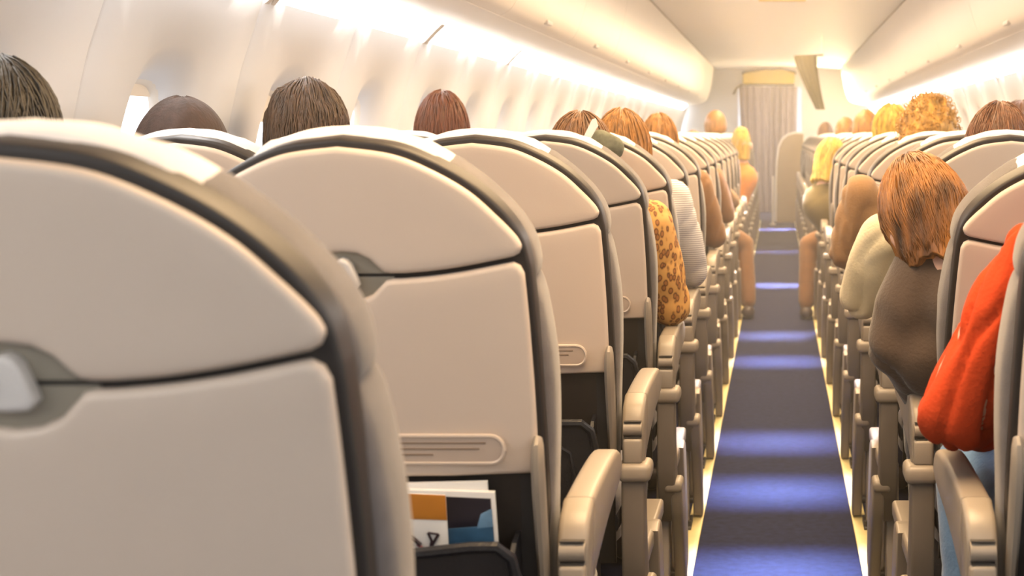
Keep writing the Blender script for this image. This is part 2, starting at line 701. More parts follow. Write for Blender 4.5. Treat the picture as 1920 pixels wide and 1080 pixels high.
root = empty('header_panel', (-0.12, YF - 0.07, 1.8), 'bright yellow header panel above the grey doorway curtain', 'panel')
hp = MB()
pol = [(-0.345, 0.02), (0.345, 0.02), (0.355, 0.20), (0.18, 0.235), (-0.05, 0.235), (-0.35, 0.19)]
hp.loft([[(x, y, z) for x, z in pol] for y in (-0.02, 0.02)])
hp.build('header_board', M_YELLOW, root, 0)
hr = MB()
hr.tube([(-0.36, -0.03, 0.175), (-0.34, -0.03, 0.20), (-0.05, -0.03, 0.245), (0.18, -0.03, 0.245), (0.36, -0.03, 0.205), (0.365, -0.03, 0.17)], 0.015)
hr.build('header_rim', mat('dark_olive_rim', (0.045, 0.038, 0.012), 0.7, 0.1), root)

root = empty('divider_curtain', (0.265, 13.0, 1.375), 'olive grey divider curtain gathered and tied back below the ceiling', 'curtain')
dc = MB()
rings = []
for k in range(13):
    t = k / 12
    z = 0.475 * (1 - t)
    cx = -0.02 + 0.135 * t ** 1.3 if t > 0.35 else -0.02 + 0.135 * t ** 1.3
    w = 0.095 * (1 - t) + 0.038 * t
    ring = []
    for j in range(36):
        a = 2 * PI * j / 36
        r = 1 + 0.14 * math.sin(6 * a)
        ring.append((cx + w * r * math.cos(a), 0.06 * r * math.sin(a), z))
    rings.append(ring)
dc.loft(rings)
dc.build('curtain_cloth', M_OLIVE, root, 80)
dr = MB()
dr.tube([(-0.11, 0, 0.475), (0.14, 0, 0.485)], 0.010)
dr.build('curtain_rail', M_BOLT, root)
db = MB()
db.tube([(0.13, 0, 0.48), (0.13, 0, 0.672)], 0.006)
db.build('rail_hanger', M_BIN, root)

root = empty('partition_panel', (0.165, YF - 0.75, 0), 'tan partition with a rounded corner standing right of the curtain', 'partition')
pp = MB()
pol = [(-0.18, 0.0), (0.175, 0.0), (0.175, 1.16), (0.06, 1.165), (-0.03, 1.14), (-0.10, 1.08), (-0.14, 0.98), (-0.165, 0.8), (-0.175, 0.5)]
plate(pp, pol, (0.03, 0.5), -0.02, 0.02, 0.012, lambda x, h, t: (x, t, h))
pp.build('panel_board', M_PARTN, root, 40)
ed = MB()
ed.tube([(-0.19, 0, 0.02), (-0.185, 0, 0.5), (-0.175, 0, 0.8), (-0.15, 0, 0.99), (-0.108, 0, 1.09), (-0.035, 0, 1.15), (0.06, 0, 1.177), (0.18, 0, 1.172)], 0.014)
ed.build('edge_trim', M_BIN, root)

root = empty('grab_pole', (-0.06, YF - 1.3, 0), 'thin white pole standing in the aisle before the curtain', 'pole')
gp = MB()
gp.tube([(0, 0, 0.02), (0, 0, 0.62)], 0.012)
gp.build('pole_shaft', M_BIN, root)
gb = MB()
gb.tube([(0, 0, 0.0), (0, 0, 0.02)], 0.035, 16)
gb.build('pole_foot', M_BIN, root)

root = empty('ceiling_sign', (0.03, 9.3, 2.0), 'narrow amber ceiling sign hanging over the aisle at the top edge', 'sign')
cs = MB()
cs.box(-0.15, 0.15, -0.04, 0.04, 0.0, 0.05, 0.008)
cs.build('sign_housing', mat('amber_plastic', (0.65, 0.45, 0.15), 0.4, 0.05), root)
cs2 = MB()
cs2.box(-0.16, 0.16, -0.05, 0.05, 0.046, 0.065, 0.004)
cs2.build('sign_mount', M_BIN, root)


# ------------------------------------------------------------------ seats
def seat_map(ang_deg):
    a = math.radians(ang_deg)
    a0 = math.atan(0.2)

    def M(x, h, t):
        s = (h - 0.5) / math.cos(a0)
        return (x, 0.10 - s * math.sin(a) + t * math.cos(a), 0.5 + s * math.cos(a) + t * math.sin(a))
    return M


def make_seat(aisle, ang=11.31):
    """aisle: +1 the aisle is on the +x side, -1 on the -x side, 0 window seat"""
    root = empty('airline_seat')
    M = seat_map(ang)
    cur = lambda x, h: 0.010 * (abs(x) / 0.22) ** 3
    # dark trim behind the two back panels
    half = [(0, 0.60), (0.20, 0.60), (0.232, 0.612)] + spline([(0.2365, 0.66), (0.2365, 0.75), (0.233, 0.87), (0.227, 0.97), (0.2235, 1.0), (0.215, 1.031), (0.192, 1.064), (0.155, 1.098), (0.11, 1.125), (0.063, 1.143), (0, 1.151)], 5)
    t = MB()
    plate(t, sym(half), (0, 0.87), -0.004, 0.030, 0.005, M, cur)
    t.build('back_trim', M_TRIM, root)
    # upper panel
    lowr = [(0, 1.014), (0.018, 1.012), (0.032, 1.005), (0.042, 0.995), (0.049, 0.989), (0.058, 0.987)] + \
        spline([(0.075, 0.9872), (0.11, 0.990), (0.15, 0.9955), (0.195, 1.0035), (0.207, 1.006)], 4) + [(0.2135, 1.0095), (0.2165, 1.016)]
    arch = spline([(0.2165, 1.020), (0.21, 1.032), (0.19, 1.0545), (0.156, 1.087), (0.111, 1.1145), (0.063, 1.1335), (0, 1.142)], 6)
    u = MB()
    plate(u, sym(lowr + arch), (0, 1.072), -0.016, -0.003, 0.007, M, cur)
    u.build('upper_panel', M_SHELL, root)
    # lower panel: outline from the bottom middle up to the scooped top
    side = [(0, 0.727), (0.12, 0.727), (0.221, 0.7275), (0.2265, 0.733)] + spline([(0.228, 0.745), (0.2275, 0.79), (0.226, 0.85), (0.2225, 0.93), (0.219, 0.984)], 4) + [(0.2145, 0.994), (0.206, 0.999)]
    topr = list(reversed([(0, 0.952), (0.018, 0.954), (0.034, 0.961), (0.044, 0.971), (0.051, 0.9785), (0.06, 0.9805)] + spline([(0.075, 0.981), (0.11, 0.984), (0.15, 0.9895), (0.195, 0.9975)], 4)))
    l = MB()
    plate(l, sym(side + topr), (0, 0.83), -0.016, -0.003, 0.007, M, cur)
    lower = l.build('lower_panel', M_SHELL, root)
    # latch recess and latch
    r = MB()
    for sg, z0 in ((1, 0.9855), (-1, 0.9815)):
        pts = [(0.060 * math.cos(a), z0 + sg * 0.036 * math.sin(a)) for a in [PI * i / 20 for i in range(21)]]
        if sg < 0: pts.reverse()
        plate(r, pts, (0, z0 + sg * 0.015), -0.0065, 0.0, 0.0015, M)
    r.build('latch_recess', M_RECESS, root)
    k = MB()
    plate(k, sym([(0, 0.967), (0.015, 0.968), (0.0195, 0.973), (0.018, 0.980), (0.011, 0.999), (0.006, 1.005), (0, 1.007)]), (0, 0.985), -0.020, -0.004, 0.004, M)
    kk = k.build('tray_latch', M_LATCH, root)
    kd = MB()
    plate(kd, [(-0.009, 0.982), (-0.004, 0.982), (-0.004, 0.990), (-0.009, 0.990)], (-0.0065, 0.986), -0.0212, -0.019, 0.0004, M)
    kd.build('latch_mark', M_LINE, kk)
    # instruction slot as a plate, its recess shade put into a darker colour
    rr = []
    for cx, s0 in ((0.170, -1), (-0.170, 1)):
        for i in range(11):
            a = s0 * PI / 2 + PI * i / 10
            rr.append((cx + 0.0165 * math.cos(a), 0.765 + 0.0165 * math.sin(a)))
    sl = MB()
    plate(sl, rr, (0, 0.765), -0.0172, -0.010, 0.0006, M)
    slot = sl.build('instruction_slot', mat('slot_shade_plastic', (0.50, 0.40, 0.32), 0.45, 0.03) if 'slot_shade_plastic' not in bpy.data.materials else bpy.data.materials['slot_shade_plastic'], lower)
    rm = MB()
    rim = rr + [rr[0]]
    rm.tube([M(x * 1.012, 0.765 + (h - 0.765) * 1.08, -0.0165) for x, h in rim], 0.0024, 6)
    rm.build('slot_rim', M_SHELL, lower)
    ln = MB()
    for q, (w0, w1) in enumerate(((-0.165, 0.166), (-0.165, 0.158), (-0.165, 0.10))):
        h0 = 0.7735 - q * 0.0075
        plate(ln, [(w0, h0 - 0.0011), (w1, h0 - 0.0011), (w1, h0 + 0.0011), (w0, h0 + 0.0011)], (0, h0), -0.0177, -0.016, 0.0002, M, fill=(0.5,))
    ln.build('printed_lines', M_LINE, lower)
    # cushions
    hd = [(0, 0.955), (0.19, 0.955), (0.218, 0.960)] + spline([(0.2265, 0.968), (0.2280, 0.985), (0.2215, 1.014), (0.201, 1.048), (0.168, 1.082), (0.142, 1.103), (0.131, 1.111), (0.117, 1.117), (0.06, 1.141), (0, 1.149)], 5)
    c = MB()
    plate(c, sym(hd), (0, 1.05), 0.022, 0.090, 0.018, M, lambda x, h: 0.008 * (abs(x) / 0.22) ** 3)
    c.build('headrest', M_FABRIC, root, 60)
    lo = [(0, 0.47), (0.2, 0.47)] + spline([(0.232, 0.49), (0.238, 0.60), (0.2415, 0.69), (0.2450, 0.77), (0.2445, 0.85), (0.236, 0.92), (0.2275, 0.955), (0.215, 0.970), (0.19, 0.974)], 5) + [(0.1, 0.974), (0, 0.974)]
    c = MB()
    plate(c, sym(lo), (0, 0.73), 0.024, 0.115, 0.026, M)
    c.build('backrest', M_FABRIC, root, 60)
    # white head cloth
    def arch_h(x):
        x = abs(x)
        for (a, ha), (b, hb) in zip([(0, 1.140), (0.06, 1.132), (0.115, 1.114), (0.14, 1.104)], [(0.06, 1.132), (0.115, 1.114), (0.14, 1.104)]):
            if x <= b: return ha + (hb - ha) * (x - a) / (b - a)
        return 1.10
    hc = MB()
    rings = []
    nx = 24
    for i in range(nx + 1):
        x = -0.128 + 0.256 * i / nx
        a = arch_h(x) + 0.0012 * math.sin(i * 0.9)
        g_ = min(1.0, (0.130 - abs(x)) / 0.03)
        e1, e2, e3, e4 = 0.016 * g_ - 0.002, 0.020 * g_ - 0.001, 0.016 * g_, 0.007 * g_
        prof = [(0.016, a - 0.012), (0.016, a + 0.002), (0.022, a + e1), (0.040, a + e2), (0.06, a + e3), (0.080, a + e4), (0.092, a - 0.010), (0.096, a - 0.05), (0.0965, a - 0.2)]
        ring = [M(x, h, t) for t, h in prof] + [M(x, h - 0.003, t - 0.003) for t, h in reversed(prof)]
        rings.append(ring)
    hc.loft(rings)
    hc.build('headrest_cloth', M_CLOTH, root, 80)
    # seat pan and lower rear
    sc = MB()
    sc.box(-0.232, 0.232, 0.22, 0.66, 0.36, 0.465, 0.035)
    sc.build('seat_cushion', M_FABRIC, root, 60)
    bp = MB()
    plate(bp, [(-0.232, 0.36), (0.232, 0.36), (0.233, 0.735), (-0.233, 0.735)], (0, 0.53), 0.004, 0.018, 0.004, M)
    bp.build('lower_backing', M_DARKBACK, root)
    pk = MB()
    pk_half = [(0, 0.30), (0.17, 0.30), (0.198, 0.32), (0.203, 0.40), (0.205, 0.54), (0.205, 0.612), (0.199, 0.640), (0.182, 0.655), (0.15, 0.656), (0.10, 0.652), (0, 0.642)]
    bulge = lambda x, h: -0.022 * max(0.0, 1 - (x / 0.23) ** 2) * (1 if h < 0.6 else 0.7)
    plate(pk, sym(pk_half), (0, 0.47), -0.052, -0.030, 0.008, M, bulge)
    pocket = pk.build('literature_pocket', M_BLACK, root, 60)
    pr = MB()
    rimh = [(x, h) for x, h in pk_half if h > 0.5]
    rim = [M(x, h, -0.050 + bulge(x, h)) for x, h in rimh] + [M(-x, h, -0.050 + bulge(x, h)) for x, h in reversed(rimh) if x > 0]
    pr.tube(rim, 0.0075, 8)
    ins = [(0.165, 0.44), (0.168, 0.565), (0.162, 0.602), (0.14, 0.617), (0.08, 0.614), (0, 0.606)]
    rim = [M(x, h, -0.054 + bulge(x, h)) for x, h in ins] + [M(-x, h, -0.054 + bulge(x, h)) for x, h in reversed(ins) if x > 0]
    pr.tube(rim, 0.004, 8)
    pr.build('pocket_piping', M_BLACK, pocket)
    # sides closing the pocket back to the seat
    for sg in (-1, 1):
        pw = MB()
        prism_pts = [M(0, h, t) for h, t in ((0.30, -0.045), (0.638, -0.045), (0.648, -0.03), (0.648, 0.01), (0.30, 0.01))]
        a0 = [(sg * 0.196, p[1], p[2]) for p in prism_pts]
        a1 = [(sg * 0.202, p[1], p[2]) for p in prism_pts]
        pw.loft([a0, a1])
        pw.build('pocket_gusset', M_BLACK, pocket, 0)
    for sg in (-1, 1):
        ta = MB()
        ta.tube([M(sg * 0.2295, h, t) for h, t in ((0.775, -0.004), (0.768, -0.010), (0.75, -0.014), (0.715, -0.012), (0.675, -0.006), (0.62, 0.002), (0.57, 0.006))],
                [0.006, 0.009, 0.0105, 0.011, 0.0105, 0.010, 0.009], 10, (0.85, 1.5))
        ta.build('tray_arm', M_ARM, root)
    mt = MB()
    plate(mt, [(-0.15, 0.655), (-0.138, 0.655), (-0.138, 0.71), (-0.15, 0.71)], (-0.144, 0.68), -0.003, 0.004, 0.002, M)
    mt.build('pocket_hook', M_METAL, root)
    if aisle:
        s = aisle
        xa, xb = 0.2475, 0.2885

        def X(a, b):
            return (min(s * a, s * b), max(s * a, s * b))
        x0, x1 = X(xa, xb)
        # front pad
        top = spline([(0.135, 0.677), (0.25, 0.680), (0.36, 0.680), (0.43, 0.676), (0.468, 0.664), (0.482, 0.645), (0.476, 0.628), (0.44, 0.616), (0.32, 0.603), (0.22, 0.585), (0.135, 0.566)], 5)
        p = MB(); prism(p, top, x0, x1, 0.009)
        p.build('armrest_pad', M_ARM, root, 50)
        rear = spline([(0.133, 0.566), (0.10, 0.552), (0.085, 0.556), (0.078, 0.585), (0.0735, 0.62), (0.078, 0.642), (0.095, 0.663), (0.133, 0.677)], 5)
        p = MB(); prism(p, rear, x0, x1, 0.008)
        p.build('armrest_body', M_ARM, root, 50)
        p = MB(); p.tube([(x0 + 0.004, 0.075, 0.622), (x1 - 0.004, 0.075, 0.622)], 0.0125, 18)
        p.build('hinge_barrel', M_ARM, root, 40)
        for z0, z1 in ((0.6355, 0.6372), (0.6068, 0.6085)):
            p = MB(); p.box(x0 + 0.005, x1 - 0.005, 0.0655, 0.09, z0, z1)
            p.build('hinge_gap', M_BOLT, root, 0)
        p = MB(); p.box(x0 + 0.003, x1 - 0.003, 0.062, 0.115, 0.560, 0.606, 0.006)
        p.build('arm_block', M_ARM, root, 50)
        cx0, cx1 = X(0.243, 0.302)
        p = MB(); p.box(cx0, cx1, 0.052, 0.125, 0.528, 0.562, 0.011)
        p.build('arm_cap', M_ARM, root, 50)
        post = [(0.062, 0.53), (0.064, 0.44), (0.075, 0.36), (0.105, 0.29), (0.16, 0.23), (0.21, 0.22), (0.22, 0.25), (0.18, 0.32), (0.145, 0.39), (0.125, 0.45), (0.11, 0.53)]
        p = MB(); prism(p, spline(post, 4), *X(0.248, 0.290), 0.006)
        p.build('arm_post', M_POST, root, 50)
        # beige frame end, fin and legs
        p = MB(); p.box(*X(0.262, 0.306), 0.085, 0.16, 0.312, 0.340, 0.010)
        p.build('frame_end', M_ARM, root, 50)
        fin = spline([(0.09, 0.325), (0.15, 0.33), (0.20, 0.27), (0.26, 0.16), (0.30, 0.05), (0.305, 0.015), (0.25, 0.015), (0.225, 0.08), (0.17, 0.18), (0.11, 0.26)], 4)
        p = MB(); prism(p, fin, *X(0.278, 0.306), 0.006)
        p.build('leg_fin', M_ARM, root, 50)
        legf = spline([(0.36, 0.36), (0.44, 0.36), (0.50, 0.24), (0.545, 0.09), (0.555, 0.014), (0.475, 0.014), (0.455, 0.10), (0.405, 0.24)], 4)
        p = MB(); prism(p, legf, *X(0.252, 0.292), 0.006)
        p.build('leg', M_ARM, root, 50)
        legr = spline([(0.20, 0.33), (0.25, 0.33), (0.24, 0.20), (0.20, 0.08), (0.19, 0.014), (0.13, 0.014), (0.145, 0.10), (0.185, 0.22)], 4)
        p = MB(); prism(p, legr, *X(0.236, 0.270), 0.005)
        p.build('leg', M_ARM, root, 50)
        p = MB(); p.box(*X(0.236, 0.282), 0.19, 0.62, 0.325, 0.362, 0.008)
        p.build('side_rail', M_ARM, root, 50)
        for yy in (0.16, 0.505):
            p = MB(); p.box(*X(0.228, 0.279), yy - 0.05, yy + 0.05, 0.0, 0.016, 0.004)
            p.tube([(s * 0.272, yy - 0.03, 0.014), (s * 0.272, yy - 0.03, 0.03)], 0.008)
            p.tube([(s * 0.272, yy + 0.03, 0.014), (s * 0.272, yy + 0.03, 0.03)], 0.008)
            p.build('floor_fitting', M_BOLT, root, 40)
        sb = MB()
        sb.tube([(s * 0.228, 0.30, 0.48), (s * 0.243, 0.20, 0.485), (s * 0.25, 0.12, 0.47), (s * 0.24, 0.06, 0.455)], 0.012, 8, (0.3, 1.4))
        sb.build('seat_belt', M_BLACK, root)
    else:
        p = MB()
        for yy in (0.16, 0.505):
            for sg in (-1, 1):
                p.box(sg * 0.18 - 0.015, sg * 0.18 + 0.015, yy - 0.03, yy + 0.03, 0.0, 0.36, 0.004)
        p.build('leg_frame', M_ARM, root, 50)
        top = spline([(0.09, 0.66), (0.14, 0.678), (0.36, 0.678), (0.45, 0.665), (0.47, 0.64), (0.43, 0.62), (0.2, 0.60), (0.09, 0.60)], 4)
        p = MB(); prism(p, top, -0.277, -0.249, 0.007)
        p.build('armrest_pad', M_ARM, root, 50)
    return root


XA, XW = 0.530, 1.045
ORD = ['', 'first', 'second', 'third', 'fourth', 'fifth', 'sixth', 'seventh', 'eighth', 'ninth', 'tenth']


def row_y(k):
    return 1.02 + PITCH * (k - 1)


LA = {1: 'large cream-backed seat filling the lower left corner, nearest of all the seats',
      2: 'cream-backed left aisle seat with magazines in its black rear pocket',
      3: 'tan-lit left aisle seat right in front of the one holding magazines',
      4: 'left aisle seat directly behind the passenger in leopard print',
      5: 'left aisle seat ahead of the leopard print sleeve, behind the striped sleeve',
      6: 'left aisle seat right in front of the passenger with the striped sleeve'}
seatL = make_seat(1)
seatW = make_seat(0)
seatR = make_seat(-1)
seatRR = make_seat(-1, 20.5)
NROW = 23
first = {}


def place(proto, loc, label, group):
    if proto not in first:
        first[proto] = True
        proto.location = loc
        tag(proto, label, 'airline seat', group)
        return proto
    return dup(proto, loc, label, group)


for k in range(1, NROW + 1):
    y = row_y(k)
    if k in LA: lab = LA[k]
    elif k <= 10: lab = 'cream left aisle seat, %s from the camera along the aisle' % ORD[k]
    else: lab = 'distant pale left aisle seat beyond the tenth row, only its edge showing'
    place(seatL, (-XA, y, 0), lab, 'left aisle seats')
LW = {2: 'left window seat in front of the dark-haired man at the left edge',
      3: 'left window seat whose arched top shows between the two nearest seats',
      4: 'left window seat behind the tousled brown-haired head'}
LW[2] = 'left window seat hidden behind the largest seat, under the leftmost head'
for k in range(2, NROW + 1):
    if k in LW: lab = LW[k]
    elif k <= 8: lab = 'left window seat, %s row from the camera, mostly hidden' % ORD[k]
    else: lab = 'distant left window seat beyond the eighth row, only a sliver showing'
    place(seatW, (-XW, row_y(k), 0), lab, 'left window seats')
RA = {2: 'grey-sided right aisle seat at the right edge behind the red sleeve',
      3: 'reclined cream right aisle seat behind the reddish-haired passenger',
      4: 'right aisle seat under the long brown hair at the right edge',
      5: 'right aisle seat just ahead of the passenger in the cream T-shirt',
      6: 'right aisle seat below the curly blond head'}
for k in range(2, NROW + 1):
    if k in RA: lab = RA[k]
    elif k <= 10: lab = 'cream right aisle seat, %s row from the camera along the aisle' % ORD[k]
    else: lab = 'distant pale right aisle seat beyond the tenth row, only its edge showing'
    if k == 3:
        place(seatRR, (XA, row_y(k) - 0.015, 0), lab, 'right aisle seats')
    else:
        place(seatR, (XA, row_y(k), 0), lab, 'right aisle seats')
for k in range(5, NROW + 1):
    if k <= 8: lab = 'right window seat, %s row from the camera, mostly hidden' % ORD[k]
    else: lab = 'distant right window seat beyond the eighth row, only a sliver showing'
    place(seatW, (XW, row_y(k), 0), lab, 'right window seats')

# ------------------------------------------------------------------ things in the second seat's pocket
M2 = seat_map(11.31)


def pocket_thing(name, loc_x, label, cat, parts):
    root = empty(name, (-XA + loc_x, row_y(2), 0), label, cat)
    prev = None
    for pname, poly, t0, t1, m in parts:
        b = MB()
        n = len(poly)
        cx, cy = sum(p[0] for p in poly) / n, sum(p[1] for p in poly) / n
        plate(b, poly, (cx, cy), t0, t1, 0.0008, M2, fill=(0.6,))
        b.build(pname, m, root)
    return root


M_PAPER = mat('white_paper', (0.80, 0.78, 0.74), 0.6, 0.03)
M_ORANGE = mat('orange_print', (0.50, 0.19, 0.02), 0.5, 0.08)
M_NAVY = mat('navy_print', (0.016, 0.014, 0.022), 0.3, 0.3, 20)
M_BLUE = mat('blue_print', (0.030, 0.085, 0.16), 0.35, 0.3, 30)
M_INK = mat('black_ink', (0.03, 0.015, 0.02), 0.6, 0.1)
M_INKRED = mat('maroon_ink', (0.25, 0.07, 0.09), 0.6, 0.1)
M_SKY = mat('pale_blue_print', (0.15, 0.28, 0.42), 0.4, 0.2, 40)
mg = [('cover_sheet', [(0.02, 0.4690), (0.182, 0.4690), (0.176, 0.7120), (0.02, 0.7170)], -0.024, -0.018, M_PAPER),
      ('cover_picture', [(0.03, 0.4690), (0.177, 0.4690), (0.171, 0.7040), (0.03, 0.7110)], -0.0250, -0.0238, M_NAVY),
      ('blue_band', [(0.03, 0.6090), (0.1745, 0.6090), (0.173, 0.6690), (0.03, 0.6580)], -0.0256, -0.0246, M_BLUE),
      ('pale_patch', [(0.152, 0.6650), (0.173, 0.6670), (0.172, 0.6910), (0.158, 0.6840)], -0.0257, -0.0247, M_SKY),
      ('back_pages', [(0.01, 0.4690), (0.170, 0.4690), (0.166, 0.7230), (0.01, 0.7190)], -0.017, -0.012, M_PAPER)]
pocket_thing('magazine', 0, 'dark blue magazine with white edges in the second seat pocket', 'magazine', mg)
cdp = [('card_sheet', [(0.03, 0.4690), (0.118, 0.4690), (0.116, 0.7110), (0.03, 0.7150)], -0.030, -0.0275, M_PAPER),
       ('orange_band', [(0.03, 0.6810), (0.1165, 0.6780), (0.116, 0.7110), (0.03, 0.7150)], -0.0306, -0.0296, M_ORANGE)]
card = pocket_thing('leaflet', 0, 'white leaflet with an orange top band in front of the magazine', 'leaflet', cdp)
# figure printed on the leaflet
fg = MB()
for pts, r in (([(0.062, 0.6630), (0.072, 0.6560), (0.082, 0.6460)], 0.0028), ([(0.068, 0.6490), (0.070, 0.6350)], 0.003),
               ([(0.092, 0.6620), (0.096, 0.6510), (0.094, 0.6410)], 0.0018), ([(0.105, 0.6600), (0.099, 0.6500), (0.094, 0.6410)], 0.0018), ([(0.092, 0.6620), (0.105, 0.6600)], 0.0014)):
    fg.tube([M2(x, h, -0.0306) for x, h in pts], r, 6, (1, 0.3) if False else None)
fg.build('printed_figure', M_INK, card)
fg = MB()
fg.tube([M2(x, h, -0.0306) for x, h in ((0.078, 0.6470), (0.086, 0.6400), (0.093, 0.6420))], 0.0022, 6)
fg.build('printed_figure', M_INKRED, card)
# embossed mark on the pocket front
em = MB()
for q in range(5):
    x = 0.03 + q * 0.012
    em.tube([M2(x, 0.562, -0.0775 + 0.022 * (x / 0.23) ** 2), M2(x + 0.006, 0.572, -0.0775 + 0.022 * (x / 0.23) ** 2), M2(x + 0.010, 0.563, -0.0775 + 0.022 * (x / 0.23) ** 2)], 0.0012, 5)


# ------------------------------------------------------------------ people
def bake(mb, voxel, iters, name):
    me = mb.mesh('tmp')
    o = bpy.data.objects.new('tmp', me)
    COL.objects.link(o)
    m = o.modifiers.new('r', 'REMESH')
    m.mode = 'VOXEL'
    m.voxel_size = voxel
    s = o.modifiers.new('s', 'SMOOTH')
    s.factor = 0.5
    s.iterations = iters
    bpy.context.view_layer.update()
    dg = bpy.context.evaluated_depsgraph_get()
    out = bpy.data.meshes.new_from_object(o.evaluated_get(dg))
    out.name = name
    bpy.data.objects.remove(o)
    bpy.data.meshes.remove(me)
    return out


def wrinkle(me, amp, freq, seed=0.0, stretch=(1, 1, 1)):
    import numpy as np
    n = len(me.vertices)
    co = np.empty(n * 3, 'f'); me.vertices.foreach_get('co', co)
    no = np.empty(n * 3, 'f'); me.vertices.foreach_get('normal', no)
    co = co.reshape(-1, 3); no = no.reshape(-1, 3)
    for i in range(n):
        p = co[i]
        q = Vector((p[0] * freq * stretch[0] + seed, p[1] * freq * stretch[1], p[2] * freq * stretch[2]))
        w = noise.noise(q * 0.35) * 1.6
        d = noise.noise(q + Vector((w, -w, w)))
        d = (1 - min(1.0, abs(d) * 3.2)) ** 2      # sharp creases between softer swells
        co[i] += no[i] * amp * (0.45 * noise.noise(q * 0.6) * 2 - d)
    me.vertices.foreach_set('co', co.ravel())
    me.update()


def hair_mesh(style, length, wid, N=(56, 36), seed=0.0, strands=0):
    """hair around a head centred on the origin, face towards +y"""
    mb = MB()
    rx, ry, rz = 0.078 * wid, 0.098 * wid, 0.118
    rnd = random.Random(int(seed * 100) + 3)

    def pt(th, ph, extra=0.0):
        d = Vector((math.sin(th) * math.cos(ph), math.sin(th) * math.sin(ph), math.cos(th)))
        face = d.y > 0.42 and d.z < 0.55
        r = 1.09 + extra
        if style == 'buzz': r = 1.045 + extra
        if style == 'curly':
            r = 1.26 + 0.16 * noise.noise(d * 5.5 + Vector((seed, 0, 0))) + 0.07 * noise.noise(d * 13 + Vector((0, seed, 0))) + extra
        elif style == 'tousled':
            r = 1.13 + 0.10 * noise.noise(Vector((ph * 1.6 + seed, th * 2.2, 0.3))) + 0.05 * noise.noise(d * 9 + Vector((0, seed, 0))) + extra
        else:
            r += 0.035 * noise.noise(Vector((ph * 5 + seed, th * 0.8, 0.5)))
        if style in ('long', 'bob'):
            r += 0.05
        if face:
            f = min(1.0, (d.y - 0.42) / 0.12) * min(1.0, (0.55 - d.z) / 0.12)
            r = r * (1 - f) + 0.86 * f
        p = Vector((d.x * rx * r, d.y * ry * r - 0.004, d.z * rz * r))
        if style in ('long', 'bob') and not face and d.z < 0.05:
            k = (0.05 - d.z) / 1.05
            xy = Vector((d.x, d.y)).normalized()
            taper = 1.12 - 0.10 * k + 0.05 * noise.noise(Vector((ph * 6 + seed, k * 1.5, 0)))
            q = Vector((xy.x * rx * taper, xy.y * ry * taper - 0.004, -k * (length + 0.02 * noise.noise(Vector((ph * 4, seed, 1))))))
            if d.y > 0.2:
                q.y = min(q.y, 0.035)
            p = q if k < 0.96 else Vector((q.x * 0.2, q.y * 0.2, q.z))
        elif style in ('buzz', 'short', 'tousled', 'curly') and d.z < -0.42:
            f = min(1, (-0.42 - d.z) / 0.2)
            p *= 1 - 0.2 * f
        return p
    rings = []
    for i in range(1, N[1]):
        th = PI * i / N[1]
        rings.append([pt(th, 2 * PI * j / N[0]) for j in range(N[0])])
    mb.loft(list(reversed(rings)))
    if style == 'curly':
        for q in range(520):
            th, ph = math.acos(rnd.uniform(-0.55, 1)), rnd.uniform(PI * 0.8, PI * 2.2)
            c = pt(th, ph, rnd.uniform(-0.02, 0.06))
            ax = Vector((rnd.uniform(-1, 1), rnd.uniform(-1, 1), rnd.uniform(-1, 1))).normalized()
            u = ax.orthogonal().normalized(); w = ax.cross(u)
            rr_ = rnd.uniform(0.005, 0.011)
            mb.tube([c + u * rr_ * math.cos(1.1 * a) + w * rr_ * math.sin(1.1 * a) + ax * 0.0022 * a for a in range(9)], [0.0014] * 8 + [0.0004], 4)
        strands = 0
    for q in range(strands):
        ph = rnd.uniform(PI * 0.75, PI * 2.25) if rnd.random() < 0.85 else rnd.uniform(0, 2 * PI)
        tend = {'long': 0.72, 'bob': 0.80, 'short': 0.62, 'buzz': 0.6, 'tousled': 0.62, 'curly': 0.62}[style] * PI * rnd.uniform(0.88, 1.06)
        t0 = rnd.uniform(0.02, 0.3) * PI
        w = rnd.uniform(-0.25, 0.25)
        path = []
        ex = rnd.uniform(0.005, 0.05)
        for s in range(9):
            f = s / 8
            path.append(pt(t0 + (tend - t0) * f, ph + w * f + 0.05 * math.sin(f * 7 + q), ex))
        mb.tube(path, [0.0016] * 8 + [0.0004], 4)
    return mb


